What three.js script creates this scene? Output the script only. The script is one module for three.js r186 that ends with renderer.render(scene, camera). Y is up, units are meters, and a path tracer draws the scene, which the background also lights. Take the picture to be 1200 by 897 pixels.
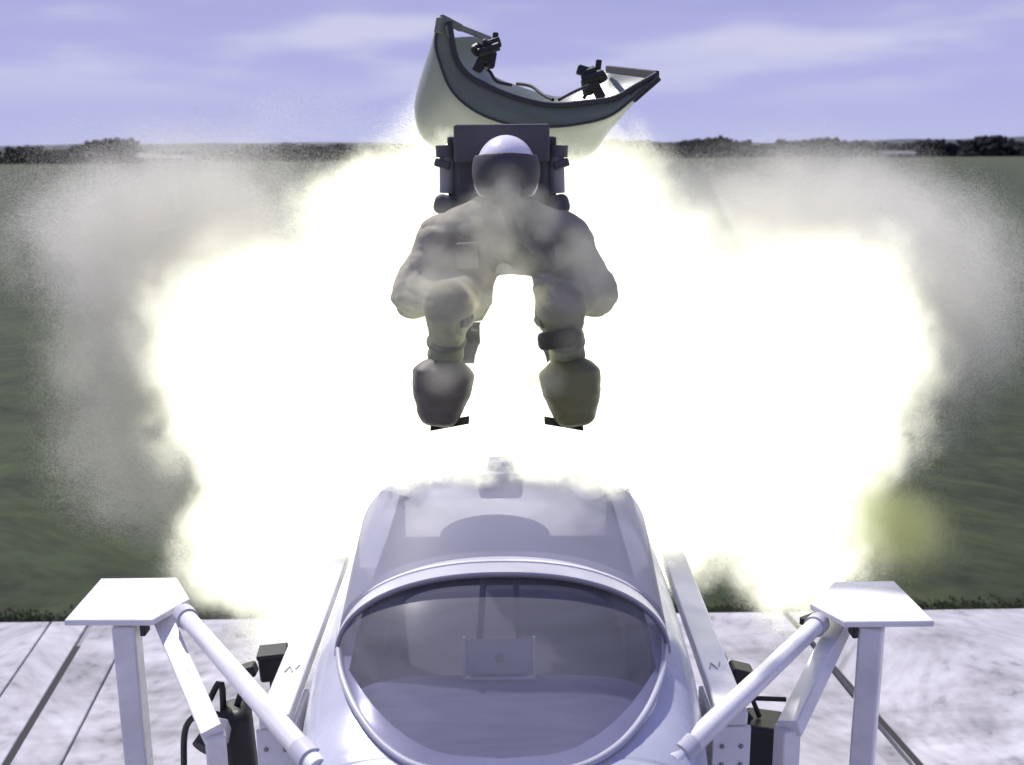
import * as THREE from 'three';
import { MarchingCubes } from 'three/addons/objects/MarchingCubes.js';
import { RoundedBoxGeometry } from 'three/addons/geometries/RoundedBoxGeometry.js';
import { mergeGeometries, mergeVertices } from 'three/addons/utils/BufferGeometryUtils.js';
import { ImprovedNoise } from 'three/addons/math/ImprovedNoise.js';

// ------------------------------------------------------------ camera, sky, sun, exposure
const scene = new THREE.Scene();
const F = 1232, W0 = 1200, H0 = 897;                       // focal length and frame of the photograph, in its pixels
const camera = new THREE.PerspectiveCamera(2 * Math.atan(H0 / 2 / F) * 180 / Math.PI, W0 / H0, 0.05, 9000);
camera.position.set(0, 4, 0);
camera.rotation.order = 'YXZ';
camera.rotation.set(-12.5 * Math.PI / 180, 0, -0.42 * Math.PI / 180);
camera.updateMatrixWorld(true);
camera.focus = 4.2;
camera.userData.fStop = 2.8;
scene.add(camera);
const V = (x, y, z) => new THREE.Vector3(x, y, z);
function ray(px, py) { return V((px - W0 / 2) / F, -(py - H0 / 2) / F, -1).applyQuaternion(camera.quaternion); }
function P(px, py, z) { const d = ray(px, py); return d.multiplyScalar(z / d.z).add(V(0, 4, 0)); }      // point on the upright plane at distance -z
function G(px, py, y = 0) { const d = ray(px, py); return d.multiplyScalar((y - 4) / d.y).add(V(0, 4, 0)); } // point on a level plane
const perPx = (z) => -z / F * 1.0;                         // metres in a pixel at that distance, nearly

let seed = 12345;
const rnd = () => { seed |= 0; seed = seed + 0x6D2B79F5 | 0; let t = Math.imul(seed ^ seed >>> 15, 1 | seed); t = t + Math.imul(t ^ t >>> 7, 61 | t) ^ t; return ((t ^ t >>> 14) >>> 0) / 4294967296; };
const rr = (a, b) => a + (b - a) * rnd();
const gauss = () => Math.sqrt(-2 * Math.log(rnd() + 1e-9)) * Math.cos(6.2831853 * rnd());
const NO = new ImprovedNoise();
const noise = (x, y, z) => NO.noise(x, y, z);
function fbm(x, y, z, n = 4) { let a = 0.5, s = 0; for (let i = 0; i < n; i++) { s += a * noise(x, y, z); x = x * 2.03 + 11.7; y = y * 2.03 + 5.1; z = z * 2.03 + 3.3; a *= 0.5; } return s; }
const clamp = (x, a = 0, b = 1) => Math.min(b, Math.max(a, x));
const sm = (a, b, x) => { x = clamp((x - a) / (b - a)); return x * x * (3 - 2 * x); };
const mix = (a, b, t) => a + (b - a) * t;
const s2l = (c) => { c /= 255; return c <= 0.04045 ? c / 12.92 : Math.pow((c + 0.055) / 1.055, 2.4); };

function skyTexture() {
  const w = 1536, h = 768, d = new Float32Array(w * h * 4);
  const hor = [186, 189, 230].map(s2l), mid = [178, 181, 229].map(s2l), top = [167, 170, 220].map(s2l), zen = [120, 132, 205].map(s2l), cl = [220, 220, 240].map(s2l), grey = [150, 150, 208].map(s2l), gnd = [0.12, 0.13, 0.1];
  for (let j = 0; j < h; j++) for (let i = 0; i < w; i++) {
    const el = ((j + 0.5) / h - 0.5) * Math.PI, az = ((i + 0.5) / w - 0.5) * 2 * Math.PI, o = (j * w + i) * 4, e = el * 57.3;
    const x = Math.cos(az) * Math.cos(el), z = Math.sin(az) * Math.cos(el);
    // streaks of thin high cloud lie flat: stretched far more along the horizon than upwards
    const wisps = fbm(x * 4.2 + 3, e * 0.5, z * 4.2, 6) + 0.5 * fbm(x * 1.7, e * 0.11 + 9, z * 1.7, 3);
    const bright = sm(0.02, 0.42, wisps + 0.06) * sm(1.2, 5, e) * 0.62, dark = sm(0.05, 0.4, -wisps + 0.02) * sm(2, 7, e) * 0.3;
    for (let c = 0; c < 3; c++) {
      let v = e < 3 ? mix(hor[c], mid[c], sm(0, 3, e)) : e < 10 ? mix(mid[c], top[c], sm(3, 10, e)) : mix(top[c], zen[c], sm(10, 70, e));
      v = mix(v, cl[c], bright); v = mix(v, grey[c], dark);
      if (e < 0) v = mix(hor[c], gnd[c], sm(0, 2, -e));
      d[o + c] = v;
    }
    d[o + 3] = 1;
  }
  const t = new THREE.DataTexture(d, w, h, THREE.RGBAFormat, THREE.FloatType);
  t.mapping = THREE.EquirectangularReflectionMapping; t.magFilter = THREE.LinearFilter; t.minFilter = THREE.LinearFilter; t.needsUpdate = true;
  return t;
}
scene.background = skyTexture();
scene.environment = scene.background;
const sun = new THREE.DirectionalLight(new THREE.Color(1, 0.96, 0.9), 4.9);
sun.position.set(-11, 24, -15); sun.castShadow = true; sun.shadow.radius = 3; sun.shadow.mapSize.set(2048, 2048);
Object.assign(sun.shadow.camera, { left: -14, right: 14, top: 14, bottom: -14, near: 1, far: 60 });
sun.target.position.set(0, 1, -5); sun.position.add(sun.target.position);
scene.add(sun, sun.target);

const renderer = new THREE.WebGLRenderer({ antialias: true });
renderer.toneMapping = THREE.LinearToneMapping;
renderer.toneMappingExposure = 1.0;
renderer.shadowMap.enabled = true;

// ------------------------------------------------------------ naming and building helpers
const used = {};
function numbered(n) { used[n] = (used[n] ?? -1) + 1; return used[n] ? n + '_' + String(used[n]).padStart(3, '0') : n; }
function thing(name, label, category, pos = [0, 0, 0], group) {
  const o = new THREE.Group(); o.name = numbered(name); o.position.set(...pos); scene.add(o);
  o.userData = { label, category }; if (group) o.userData.group = group;
  return o;
}
function part(name, geo, mat, parent) {
  if (Array.isArray(geo)) geo = join(geo);
  const o = new THREE.Mesh(geo, mat); o.name = parent ? name : numbered(name); o.castShadow = o.receiveShadow = true;
  (parent ?? scene).add(o);
  return o;
}
// a part whose geometry is given in world coordinates, under a thing whose base lies elsewhere
function wpart(name, geo, mat, root) {
  if (Array.isArray(geo)) geo = join(geo);
  root.updateWorldMatrix(true, false);
  if ([M.white, M.hull, M.frame, M.seat].includes(mat)) metreUV(geo, 1.7);
  geo.applyMatrix4(root.matrixWorld.clone().invert());
  return part(name, geo, mat, root);
}
function metreUV(g, size) {
  if (!g.attributes.normal) g.computeVertexNormals();
  const p = g.attributes.position, n = g.attributes.normal, uv = new Float32Array(p.count * 2);
  for (let i = 0; i < p.count; i++) { const a = Math.abs(n.getX(i)), b = Math.abs(n.getY(i)), c = Math.abs(n.getZ(i)), [x, y, z] = [p.getX(i), p.getY(i), p.getZ(i)]; uv[i * 2] = (a > b && a > c ? z : x) / size; uv[i * 2 + 1] = (b >= a && b >= c ? z : y) / size; }
  g.setAttribute('uv', new THREE.BufferAttribute(uv, 2));
}
function join(list) {
  return mergeGeometries(list.map((g) => { g = g.index ? g.toNonIndexed() : g; for (const k of Object.keys(g.attributes)) if (!['position', 'normal', 'uv'].includes(k)) g.deleteAttribute(k); if (!g.attributes.uv) g.setAttribute('uv', new THREE.BufferAttribute(new Float32Array(g.attributes.position.count * 2), 2)); return g; }));
}
function box(w, h, d, at = [0, 0, 0], rot = [0, 0, 0], r = 0.006) {
  const g = new RoundedBoxGeometry(w, h, d, 2, Math.min(r, w / 2.1, h / 2.1, d / 2.1));
  g.applyMatrix4(new THREE.Matrix4().compose(V(...at), new THREE.Quaternion().setFromEuler(new THREE.Euler(...rot)), V(1, 1, 1)));
  return g;
}
function bar(a, b, w, h = w, roll = 0, r = 0.006) {          // square bar between two points
  const g = new RoundedBoxGeometry(w, h, a.distanceTo(b), 2, Math.min(r, w / 2.1, h / 2.1));
  const m = new THREE.Matrix4().lookAt(b, a, V(0, 1, 0.001)); m.multiply(new THREE.Matrix4().makeRotationZ(roll)); m.setPosition(a.clone().add(b).multiplyScalar(0.5));
  return g.applyMatrix4(m);
}
function rod(a, b, r0, r1 = r0, seg = 20) {
  const g = new THREE.CylinderGeometry(r1, r0, a.distanceTo(b), seg);
  const q = new THREE.Quaternion().setFromUnitVectors(V(0, 1, 0), b.clone().sub(a).normalize());
  return g.applyMatrix4(new THREE.Matrix4().compose(a.clone().add(b).multiplyScalar(0.5), q, V(1, 1, 1)));
}
function tube(pts, r, seg = 48, rs = 10, closed = false) { return new THREE.TubeGeometry(new THREE.CatmullRomCurve3(pts, closed), seg, r, rs, closed); }
function tris(pos, uv) {
  const g = new THREE.BufferGeometry(); g.setAttribute('position', new THREE.BufferAttribute(new Float32Array(pos), 3));
  if (uv) g.setAttribute('uv', new THREE.BufferAttribute(new Float32Array(uv), 2));
  return g;
}
// skin through rows of points (all the same length), smooth; thick > 0 gives it an inside
function resample(pts, n) { const c = new THREE.CatmullRomCurve3(pts, false, 'centripetal'); return c.getSpacedPoints(n - 1); }
function skin(rows, keep = () => true, uvScale = 1) {
  const nr = rows.length, nc = rows[0].length, pos = [], uv = [], idx = [];
  for (let i = 0; i < nr; i++) for (let j = 0; j < nc; j++) { pos.push(...rows[i][j].toArray()); uv.push(j / (nc - 1) * uvScale, i / (nr - 1) * uvScale); }
  for (let i = 0; i < nr - 1; i++) for (let j = 0; j < nc - 1; j++) if (keep(i, j)) { const a = i * nc + j; idx.push(a, a + 1, a + nc, a + 1, a + nc + 1, a + nc); }
  const g = tris(pos, uv); g.setIndex(idx); g.computeVertexNormals();
  return g;
}
function thick(g, t) {                                       // closes a skin into a shell of thickness t
  g = g.index ? g : mergeVertices(g);
  const p = g.attributes.position, n = g.attributes.normal, N = p.count, pos = [], uv = [], idx = [], count = new Map();
  for (const s of [0, -t]) for (let i = 0; i < N; i++) { pos.push(p.getX(i) + n.getX(i) * s, p.getY(i) + n.getY(i) * s, p.getZ(i) + n.getZ(i) * s); uv.push(g.attributes.uv.getX(i), g.attributes.uv.getY(i)); }
  const ix = g.index.array;
  for (let k = 0; k < ix.length; k += 3) {
    const [a, b, c] = [ix[k], ix[k + 1], ix[k + 2]]; idx.push(a, b, c, N + a, N + c, N + b);
    for (const [u, v] of [[a, b], [b, c], [c, a]]) { const key = u < v ? u + '_' + v : v + '_' + u; if (count.has(key)) count.delete(key); else count.set(key, [u, v]); }
  }
  for (const [u, v] of count.values()) idx.push(u, N + u, v, v, N + u, N + v);
  const o = tris(pos, uv); o.setIndex(idx); o.computeVertexNormals();
  return o;
}
// a surface meshed from a field (inside: below zero)
const gridOf = {};
function field(sdf, lo, hi, res) {
  const mc = gridOf[res] ??= new MarchingCubes(res, new THREE.MeshStandardMaterial(), false, false, res > 70 ? 400000 : 120000);
  mc.isolation = 0;
  const c = lo.clone().add(hi).multiplyScalar(0.5), h = hi.clone().sub(lo).multiplyScalar(0.5), half = res / 2, p = V();
  for (let k = 0, i = 0; k < res; k++) for (let j = 0; j < res; j++) for (let x = 0; x < res; x++, i++) {
    p.set(c.x + (x - half) / half * h.x, c.y + (j - half) / half * h.y, c.z + (k - half) / half * h.z);
    mc.field[i] = -sdf(p);
  }
  mc.update();
  let g = tris(mc.positionArray.slice(0, mc.count * 3));
  g.scale(h.x, h.y, h.z).translate(c.x, c.y, c.z);
  g = mergeVertices(g, 1e-5); g.computeVertexNormals();
  return g;
}
const smin = (a, b, k) => { const h = Math.max(k - Math.abs(a - b), 0) / k; return Math.min(a, b) - h * h * k * 0.25; };
function capsule(p, a, b, ra, rb) { const ab = b.clone().sub(a), t = clamp(p.clone().sub(a).dot(ab) / ab.lengthSq()); return p.distanceTo(a.clone().addScaledVector(ab, t)) - mix(ra, rb, t); }
function bones(list, k) {                                    // [[a, b, ra, rb], ...] joined smoothly
  const q = list.map(([a, b, ra, rb]) => ({ a, ax: b.x - a.x, ay: b.y - a.y, az: b.z - a.z, l2: a.distanceToSquared(b) || 1e-9, ra, rb }));
  return (p) => { let d = 1e9; for (const c of q) { const x = p.x - c.a.x, y = p.y - c.a.y, z = p.z - c.a.z, t = clamp((x * c.ax + y * c.ay + z * c.az) / c.l2), e = Math.hypot(x - c.ax * t, y - c.ay * t, z - c.az * t) - mix(c.ra, c.rb, t); d = d > 1e8 ? e : smin(d, e, k); } return d; };
}

// ------------------------------------------------------------ materials
function tex(w, h, fn, srgb = false, rep = null) {
  const d = new Uint8Array(w * h * 4);
  for (let j = 0; j < h; j++) for (let i = 0; i < w; i++) { const c = fn(i / w, j / h, i, j), o = (j * w + i) * 4; for (let k = 0; k < 3; k++) d[o + k] = clamp(c[k]) * 255; d[o + 3] = 255; }
  const t = new THREE.DataTexture(d, w, h); t.magFilter = THREE.LinearFilter; t.minFilter = THREE.LinearFilter; t.wrapS = t.wrapT = THREE.RepeatWrapping; t.needsUpdate = true;
  if (srgb) t.colorSpace = THREE.SRGBColorSpace;
  if (rep) t.repeat.set(...rep);
  return t;
}
// noise that closes on itself over a unit square
function tiled(u, v, f, n = 4, s = 0) { const a = u * 6.2831853, b = v * 6.2831853, r = f / 6.2831853; const x = Math.cos(a) * r, y = Math.sin(a) * r, z = Math.cos(b) * r, w = Math.sin(b) * r; return fbm(x + s + 7.3, y + z * 1.31 + s, w + x * 0.37 + 3.1, n); }
const lin = (r, g, b) => new THREE.Color().setRGB(r, g, b);
const std = (c, roughness = 0.6, metalness = 0, extra = {}) => new THREE.MeshStandardMaterial({ color: c, roughness, metalness, ...extra });
const smudge = tex(256, 256, (u, v) => { const n = 0.86 + 0.35 * tiled(u, v, 5, 5); return [n, n, n]; });
const scuff = tex(256, 256, (u, v) => { const n = 0.6 + 0.8 * tiled(u, v, 9, 5, 4); return [n, n, n]; });
const weave = tex(256, 256, (u, v, i, j) => { const n = 0.5 + 0.25 * Math.sin(i * 0.9) * Math.sin(j * 0.9) + 0.6 * tiled(u, v, 6, 5, 2); return [n, n, n]; });
const film = tex(256, 256, (u, v) => { const n = 0.96 + 0.12 * tiled(u, v, 4, 5, 8); return [n, n, n]; });   // grime on the glass
const M = {
  white: std(lin(0.78, 0.77, 0.8), 0.45, 0, { map: smudge, roughnessMap: scuff }),
  hull: std(lin(0.52, 0.53, 0.62), 0.4, 0, { map: smudge, roughnessMap: scuff }),
  frame: std(lin(0.5, 0.5, 0.57), 0.35, 0, { map: smudge }),
  dark: std(lin(0.03, 0.03, 0.035), 0.7),
  black: std(lin(0.012, 0.012, 0.014), 0.5),
  tub: std(lin(0.045, 0.045, 0.055), 0.8),
  coaming: std(lin(0.24, 0.24, 0.31), 0.85, 0, { map: smudge }),
  sight: std(lin(0.2, 0.2, 0.24), 0.5),
  steel: std(lin(0.45, 0.45, 0.47), 0.35, 0.8),
  glass: new THREE.MeshPhysicalMaterial({ color: lin(0.58, 0.58, 0.68), roughness: 0.25, transmission: 0.87, transmissionMap: film, thickness: 0, ior: 1.45, specularIntensity: 0.12 }),
  haze: new THREE.MeshPhysicalMaterial({ color: lin(0.42, 0.42, 0.51), roughness: 0.45, transmission: 0.52, transmissionMap: film, thickness: 0, ior: 1.45, specularIntensity: 0.15 }),
  seat: std(lin(0.07, 0.07, 0.078), 0.6, 0, { map: smudge }),
  seatMetal: std(lin(0.26, 0.26, 0.26), 0.5, 0.3),
  suit: std(lin(0.235, 0.23, 0.165), 0.9, 0, { vertexColors: true }),
  helmet: std(lin(0.75, 0.73, 0.78), 0.25),
  visor: new THREE.MeshPhysicalMaterial({ color: lin(0.045, 0.043, 0.05), roughness: 0.65, clearcoat: 0 }),
  mask: std(lin(0.075, 0.075, 0.08), 0.7),
  strap: std(lin(0.11, 0.11, 0.09), 0.9),
  boot: std(lin(0.095, 0.082, 0.074), 0.6),
  sole: std(lin(0.02, 0.02, 0.018), 0.8),
  acrylic: new THREE.MeshPhysicalMaterial({ color: lin(0.3, 0.335, 0.29), roughness: 0.4, transmission: 0.35, thickness: 0 }),
  arch: std(lin(0.15, 0.175, 0.13), 0.6, 0, { map: smudge }),
};

// ------------------------------------------------------------ setting: field, apron, hills, woods, far buildings
function setting() {
  // field: rings that get coarser outwards so that the tone of the turf can vary over the whole field
  const pos = [], col = [], uv = [], idx = [], R = [0, 4, 7, 9, 11, 13, 16, 19, 23, 28, 34, 42, 52, 65, 82, 105, 135, 180, 240, 320, 430, 600, 900, 1500, 2600, 4500], A = 160;
  for (const r of R) for (let a = 0; a <= A; a++) {
    const t = a / A * 2 * Math.PI, x = Math.cos(t) * r, z = Math.sin(t) * r - 4;
    pos.push(x, 0, z); uv.push(x / 9, z / 9);
    const n = fbm(x / 14, 1.3, z / 4.5, 4), far = sm(30, 300, r), k = 0.95 + 0.8 * n + 0.2 * far;
    col.push(k * mix(1, 1.12, far), k, k * mix(1, 0.92, far));
  }
  for (let i = 0; i < R.length - 1; i++) for (let a = 0; a < A; a++) { const o = i * (A + 1) + a; idx.push(o, o + 1, o + A + 1, o + 1, o + A + 2, o + A + 1); }
  const g = tris(pos, uv); g.setAttribute('color', new THREE.BufferAttribute(new Float32Array(col), 3)); g.setIndex(idx); g.computeVertexNormals();
  const turf = tex(1024, 1024, (u, v) => { const a = tiled(u, v, 40, 4), b = tiled(u, v, 9, 4, 5), k = 0.55 + 0.4 * a + 0.5 * b, y = 0.5 + 0.8 * tiled(u, v, 6, 3, 9); return [k * mix(0.95, 1.1, y), k, k * mix(0.95, 0.8, y)]; });
  const m = std(lin(0.048, 0.072, 0.028), 1, 0, { map: turf, vertexColors: true, bumpMap: turf, bumpScale: 0.03 });
  const f = part('field', g, m); f.userData = { kind: 'structure' };
  if (g.attributes.normal.getY(5) < 0) { g.index.array.reverse(); g.computeVertexNormals(); }

  // apron: a bed with slabs of its own on it; the joints run a few degrees off the rig
  const dir = V(-0.124, 0, -0.992).normalize(), lat = V(-dir.z, 0, dir.x);
  const L = (q) => q.dot(lat), S = (q) => q.dot(dir);
  const tl = (L(G(93, 757)) + L(G(9, 897))) / 2, tr = (L(G(980, 789)) + L(G(1075, 897))) / 2;
  const edgeA = G(-60, 734), edgeB = G(1260, 716);            // far edge of the concrete
  const edgeZ = (x) => mix(edgeA.z, edgeB.z, (x - edgeA.x) / (edgeB.x - edgeA.x));
  const apron = new THREE.Group(); apron.name = 'concrete_apron'; apron.userData = { kind: 'structure' }; scene.add(apron);
  const bed = []; const bx = (x) => [x, edgeZ(x) + 0.02];
  { const s = new THREE.Shape(); s.moveTo(-16, -10); s.lineTo(16, -10); const [x1, z1] = bx(16), [x0, z0] = bx(-16); s.lineTo(x1, -z1); s.lineTo(x0, -z0); s.closePath(); const q = new THREE.ShapeGeometry(s); q.rotateX(-Math.PI / 2); q.translate(0, 0.004, 0); bed.push(q); }
  for (const q of [tl, tr]) { const c = lat.clone().multiplyScalar(q).addScaledVector(dir, 0.9); part('joint_seal', new THREE.BoxGeometry(0.05, 0.012, 15).rotateY(Math.atan2(-dir.x, -dir.z)).translate(c.x, 0.013, c.z), std(lin(0.03, 0.028, 0.03), 0.9), apron); }
  part('joint_bed', bed, std(lin(0.26, 0.255, 0.265), 0.95), apron);
  const maps = [0, 1, 2].map((k) => tex(512, 512, (u, v) => {
    const st = tiled(u, v * 0.999, 7, 5, k * 3.7), sp = tiled(u, v, 34, 3, k), long = fbm(u * 16 + k * 5, v * 1.6 + k, 2.2, 4) * Math.sin(u * Math.PI);
    let n = 0.68 + 0.42 * st + 0.3 * sp + 0.65 * long; n -= 0.12 * sm(0.2, 0.45, -sp);
    return [n, n * 0.985, n * 1.02];
  }));
  const mats = maps.flatMap((t) => [0.5, 0.55, 0.6].map((a) => std(lin(a, a * 0.985, a * 1.03), 0.85, 0, { map: t, bumpMap: t, bumpScale: 0.004 })));
  const w = (tr - tl) / 2, cols = [];                        // columns: (from, to) across the joints
  for (let i = -3; i < 5; i++) { const a = tl + i * w, b = a + w; if (i > 0) { cols.push([a + 0.028, b - 0.028]); continue; } cols.push([a + 0.028, a + 0.36], [a + 0.375, b - 0.36], [b - 0.345, b - 0.028]); }
  let k = 0;
  for (const [a, b] of cols) {
    const len = b - a < 0.5 ? 9.6 : 8.2, off = b - a < 0.5 ? 0.8 : 0;
    for (let s = -7 + off; s < 12; s += len) {
      const c = [[a, s + 0.012], [b, s + 0.012], [b, s + len - 0.012], [a, s + len - 0.012]].map(([t, q]) => lat.clone().multiplyScalar(t).addScaledVector(dir, q));
      if (c.every((q) => Math.abs(q.x) > 9.5) || c.every((q) => q.z < edgeZ(q.x))) continue;
      // slabs are cut at the ragged far edge
      const poly = []; const inside = (q) => q.z - edgeZ(q.x);
      for (let i = 0; i < 4; i++) { const p = c[i], q = c[(i + 1) % 4], dp = inside(p), dq = inside(q); if (dp >= 0) poly.push(p); if (dp * dq < 0) poly.push(p.clone().lerp(q, dp / (dp - dq))); }
      if (poly.length < 3) continue;
      const sh = new THREE.Shape(poly.map((q) => new THREE.Vector2(q.x, -q.z)));
      const e = new THREE.ExtrudeGeometry(sh, { depth: 0.02, bevelEnabled: true, bevelSize: 0.006, bevelThickness: 0.006, bevelSegments: 1, bevelOffset: -0.006 });
      e.rotateX(-Math.PI / 2); e.translate(0, 0.004 + rr(-0.003, 0.003), 0);
      const p = e.attributes.position, u = e.attributes.uv; const ou = rnd(), ov = rnd();
      for (let i = 0; i < p.count; i++) { const q = V(p.getX(i), 0, p.getZ(i)); u.setXY(i, S(q) / 4.2 + ou, L(q) / 4.2 + ov); }
      part('slab', e, mats[(k++ * 5 + Math.floor(rnd() * 3)) % 9], apron);
    }
  }
  // rough grass along the far edge and over the near field: short blades in tufts
  const bl = []; for (let i = 0; i < 9; i++) { const a = rr(0, 6.28), r = rr(0, 0.05), x = Math.cos(a) * r, z = Math.sin(a) * r, h = rr(0.05, 0.12), lx = rr(-0.05, 0.05), lz = rr(-0.05, 0.05), c = Math.cos(a) * 0.006, s = Math.sin(a) * 0.006; bl.push(x - s, 0, z + c, x + s, 0, z - c, x + lx, h, z + lz); }
  const tg = tris(bl); tg.computeVertexNormals();
  const N = 9000, tufts = new THREE.InstancedMesh(tg, std(lin(0.062, 0.078, 0.044), 1, 0, { side: THREE.DoubleSide }), N), mt = new THREE.Matrix4(), q = new THREE.Quaternion(), cc = new THREE.Color();
  for (let i = 0; i < N; i++) {
    const edge = true; const x = edge ? rr(-9, 9) : rr(-1, 1) * 12, z = edge ? edgeZ(x) - Math.abs(gauss()) * 0.12 + 0.03 : edgeZ(x) - 9 * Math.pow(rnd(), 2.2);
    const n = fbm(x / 2, 4, z / 2, 3); const sc = edge ? rr(0.2, 0.45) : rr(0.25, 0.6) * (1 + n * 0.8);
    mt.compose(V(x, 0, z), q.setFromAxisAngle(V(0, 1, 0), rr(0, 6.28)), V(1.3 * sc, sc, 1.3 * sc)); tufts.setMatrixAt(i, mt);
    const b = (edge ? rr(0.7, 1.1) : rr(0.8, 1.1)) * (1 + 0.5 * n); tufts.setColorAt(i, cc.setRGB(b * rr(0.85, 1.15), b, b * rr(0.7, 1)));
  }
  tufts.name = 'grass'; tufts.userData = { kind: 'stuff', label: 'dark rough grass along the far edge of the concrete', category: 'grass' }; scene.add(tufts);

  // hills far behind
  const hill = (z, h, s, c, x0, x1) => { const a = []; const nx = 160, rows = [[], [], [], []]; for (let i = 0; i <= nx; i++) { const x = mix(x0, x1, i / nx), e = sm(0, 0.12, i / nx) * sm(0, 0.12, 1 - i / nx), y = (h * (0.55 + 0.9 * fbm(x / s, z / 900, 3.3, 4))) * e; rows[0].push(V(x, -2, z + 60)); rows[1].push(V(x, y * 0.6, z)); rows[2].push(V(x, y, z - 120)); rows[3].push(V(x, -2, z - 500)); } return skin(rows); };
  const hm = std(lin(0.045, 0.055, 0.06), 1);
  const hl = part('hills', [hill(-1900, 34, 700, 0, -150, 1500), hill(-2300, 30, 900, 0, -1500, 300)], hm); hl.userData = { kind: 'structure' };

  // woods along the horizon: masses of leaf clumps
  function wood(label, name, spans, tint) {
    const base = new THREE.IcosahedronGeometry(1, 1), bp = base.attributes.position; for (let i = 0; i < bp.count; i++) { const v = V().fromBufferAttribute(bp, i); v.multiplyScalar(1 + 0.5 * noise(v.x * 2.1 + 5, v.y * 2.1, v.z * 2.1)); bp.setXYZ(i, v.x, v.y, v.z); } base.computeVertexNormals();
    const list = [];
    for (const { px, d, h, dens = 1, deep = 25 } of spans) {
      const a = ray(px[0], 180), b = ray(px[1], 180), xa = a.x / -a.z * d, xb = b.x / -b.z * d, n = Math.round(Math.abs(xb - xa) * 3.2 * dens);
      for (let i = 0; i < n; i++) {
        const x = rr(xa, xb), z = -d - rr(0, deep), e = clamp(Math.min(x - xa, xb - x) / 7, 0.15, 1), top = h * (0.68 + 0.6 * fbm(x / 14, d, 1.5, 3) + 0.12 * fbm(x / 3, d, 1, 2)) * e;
        const y = top * rnd(), s = rr(0.7, 1.5) * Math.min(1, h / 6);
        list.push([x, Math.max(y - 0.4, 0.2), z, s]);
      }
    }
    const im = new THREE.InstancedMesh(base, std(lin(...tint), 1), list.length);
    list.forEach(([x, y, z, s], i) => { mt.compose(V(x, y, z), q.setFromEuler(new THREE.Euler(rr(0, 6), rr(0, 6), rr(0, 6))), V(s * rr(0.8, 1.3), s * rr(0.7, 1.1), s)); im.setMatrixAt(i, mt); const b = rr(0.5, 1.25); im.setColorAt(i, cc.setRGB(b, b * rr(0.9, 1.1), b * rr(0.85, 1.05))); });
    im.name = numbered(name); im.userData = { kind: 'stuff', label, category: 'trees' }; scene.add(im);
  }
  wood('dark rounded clump of trees on the horizon at the far end of the field', 'woods', [{ px: [60, 160], d: 390, h: 12, dens: 5 }, { px: [-60, 90], d: 400, h: 7.5, dens: 3 }], [0.007, 0.01, 0.009]);
  wood('low dark treeline along the horizon behind the flying canopy', 'treeline', [{ px: [255, 420], d: 430, h: 9, dens: 3 }, { px: [330, 520], d: 440, h: 7.5, dens: 3 }, { px: [160, 300], d: 520, h: 6, dens: 2 }], [0.008, 0.012, 0.012]);
  wood('long grey green treeline on the horizon past the right side of the blast', 'treeline', [{ px: [690, 1010], d: 450, h: 9, dens: 4 }, { px: [980, 1230], d: 430, h: 7.5, dens: 4 }, { px: [1130, 1215], d: 420, h: 10, dens: 4 }, { px: [760, 900], d: 520, h: 11, dens: 2.5 }], [0.009, 0.013, 0.015]);

  // low pale farm buildings among the trees
  function barn(px, d, w, h, dp, label, roofTone, wallTone) {
    const r = ray(px, 180), x = r.x / -r.z * d, t = thing('farm_building', label, 'building', [x, 0, -d]);
    part('wall', new THREE.BoxGeometry(w, h, dp).translate(0, h / 2, 0), std(lin(...wallTone), 0.9), t);
    const s = new THREE.Shape([new THREE.Vector2(-dp / 2 - 0.4, 0), new THREE.Vector2(dp / 2 + 0.4, 0), new THREE.Vector2(0, h * 0.6)]);
    const e = new THREE.ExtrudeGeometry(s, { depth: w + 0.8, bevelEnabled: false }); e.rotateY(Math.PI / 2); e.translate(-w / 2 - 0.4, h + 0.003, 0);
    part('roof', e, std(lin(...roofTone), 0.9), t);
    for (let i = -1; i <= 1; i++) part('window', new THREE.BoxGeometry(w * 0.12, h * 0.35, 0.12).translate(i * w * 0.28, h * 0.55, dp / 2 + 0.05), M.dark, t);
  }
  barn(176, 400, 8, 2.4, 6, 'small pale farm building beside the rounded clump of trees', [0.24, 0.24, 0.25], [0.5, 0.5, 0.5]);
  barn(203, 395, 9, 1.8, 6, 'long white low building in the gap of the treeline', [0.2, 0.2, 0.21], [0.3, 0.3, 0.3]);
  barn(1052, 405, 11, 1.5, 7, 'pale grey shed on the horizon in front of the long treeline', [0.16, 0.16, 0.17], [0.16, 0.16, 0.16]);
}
setting();

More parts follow.
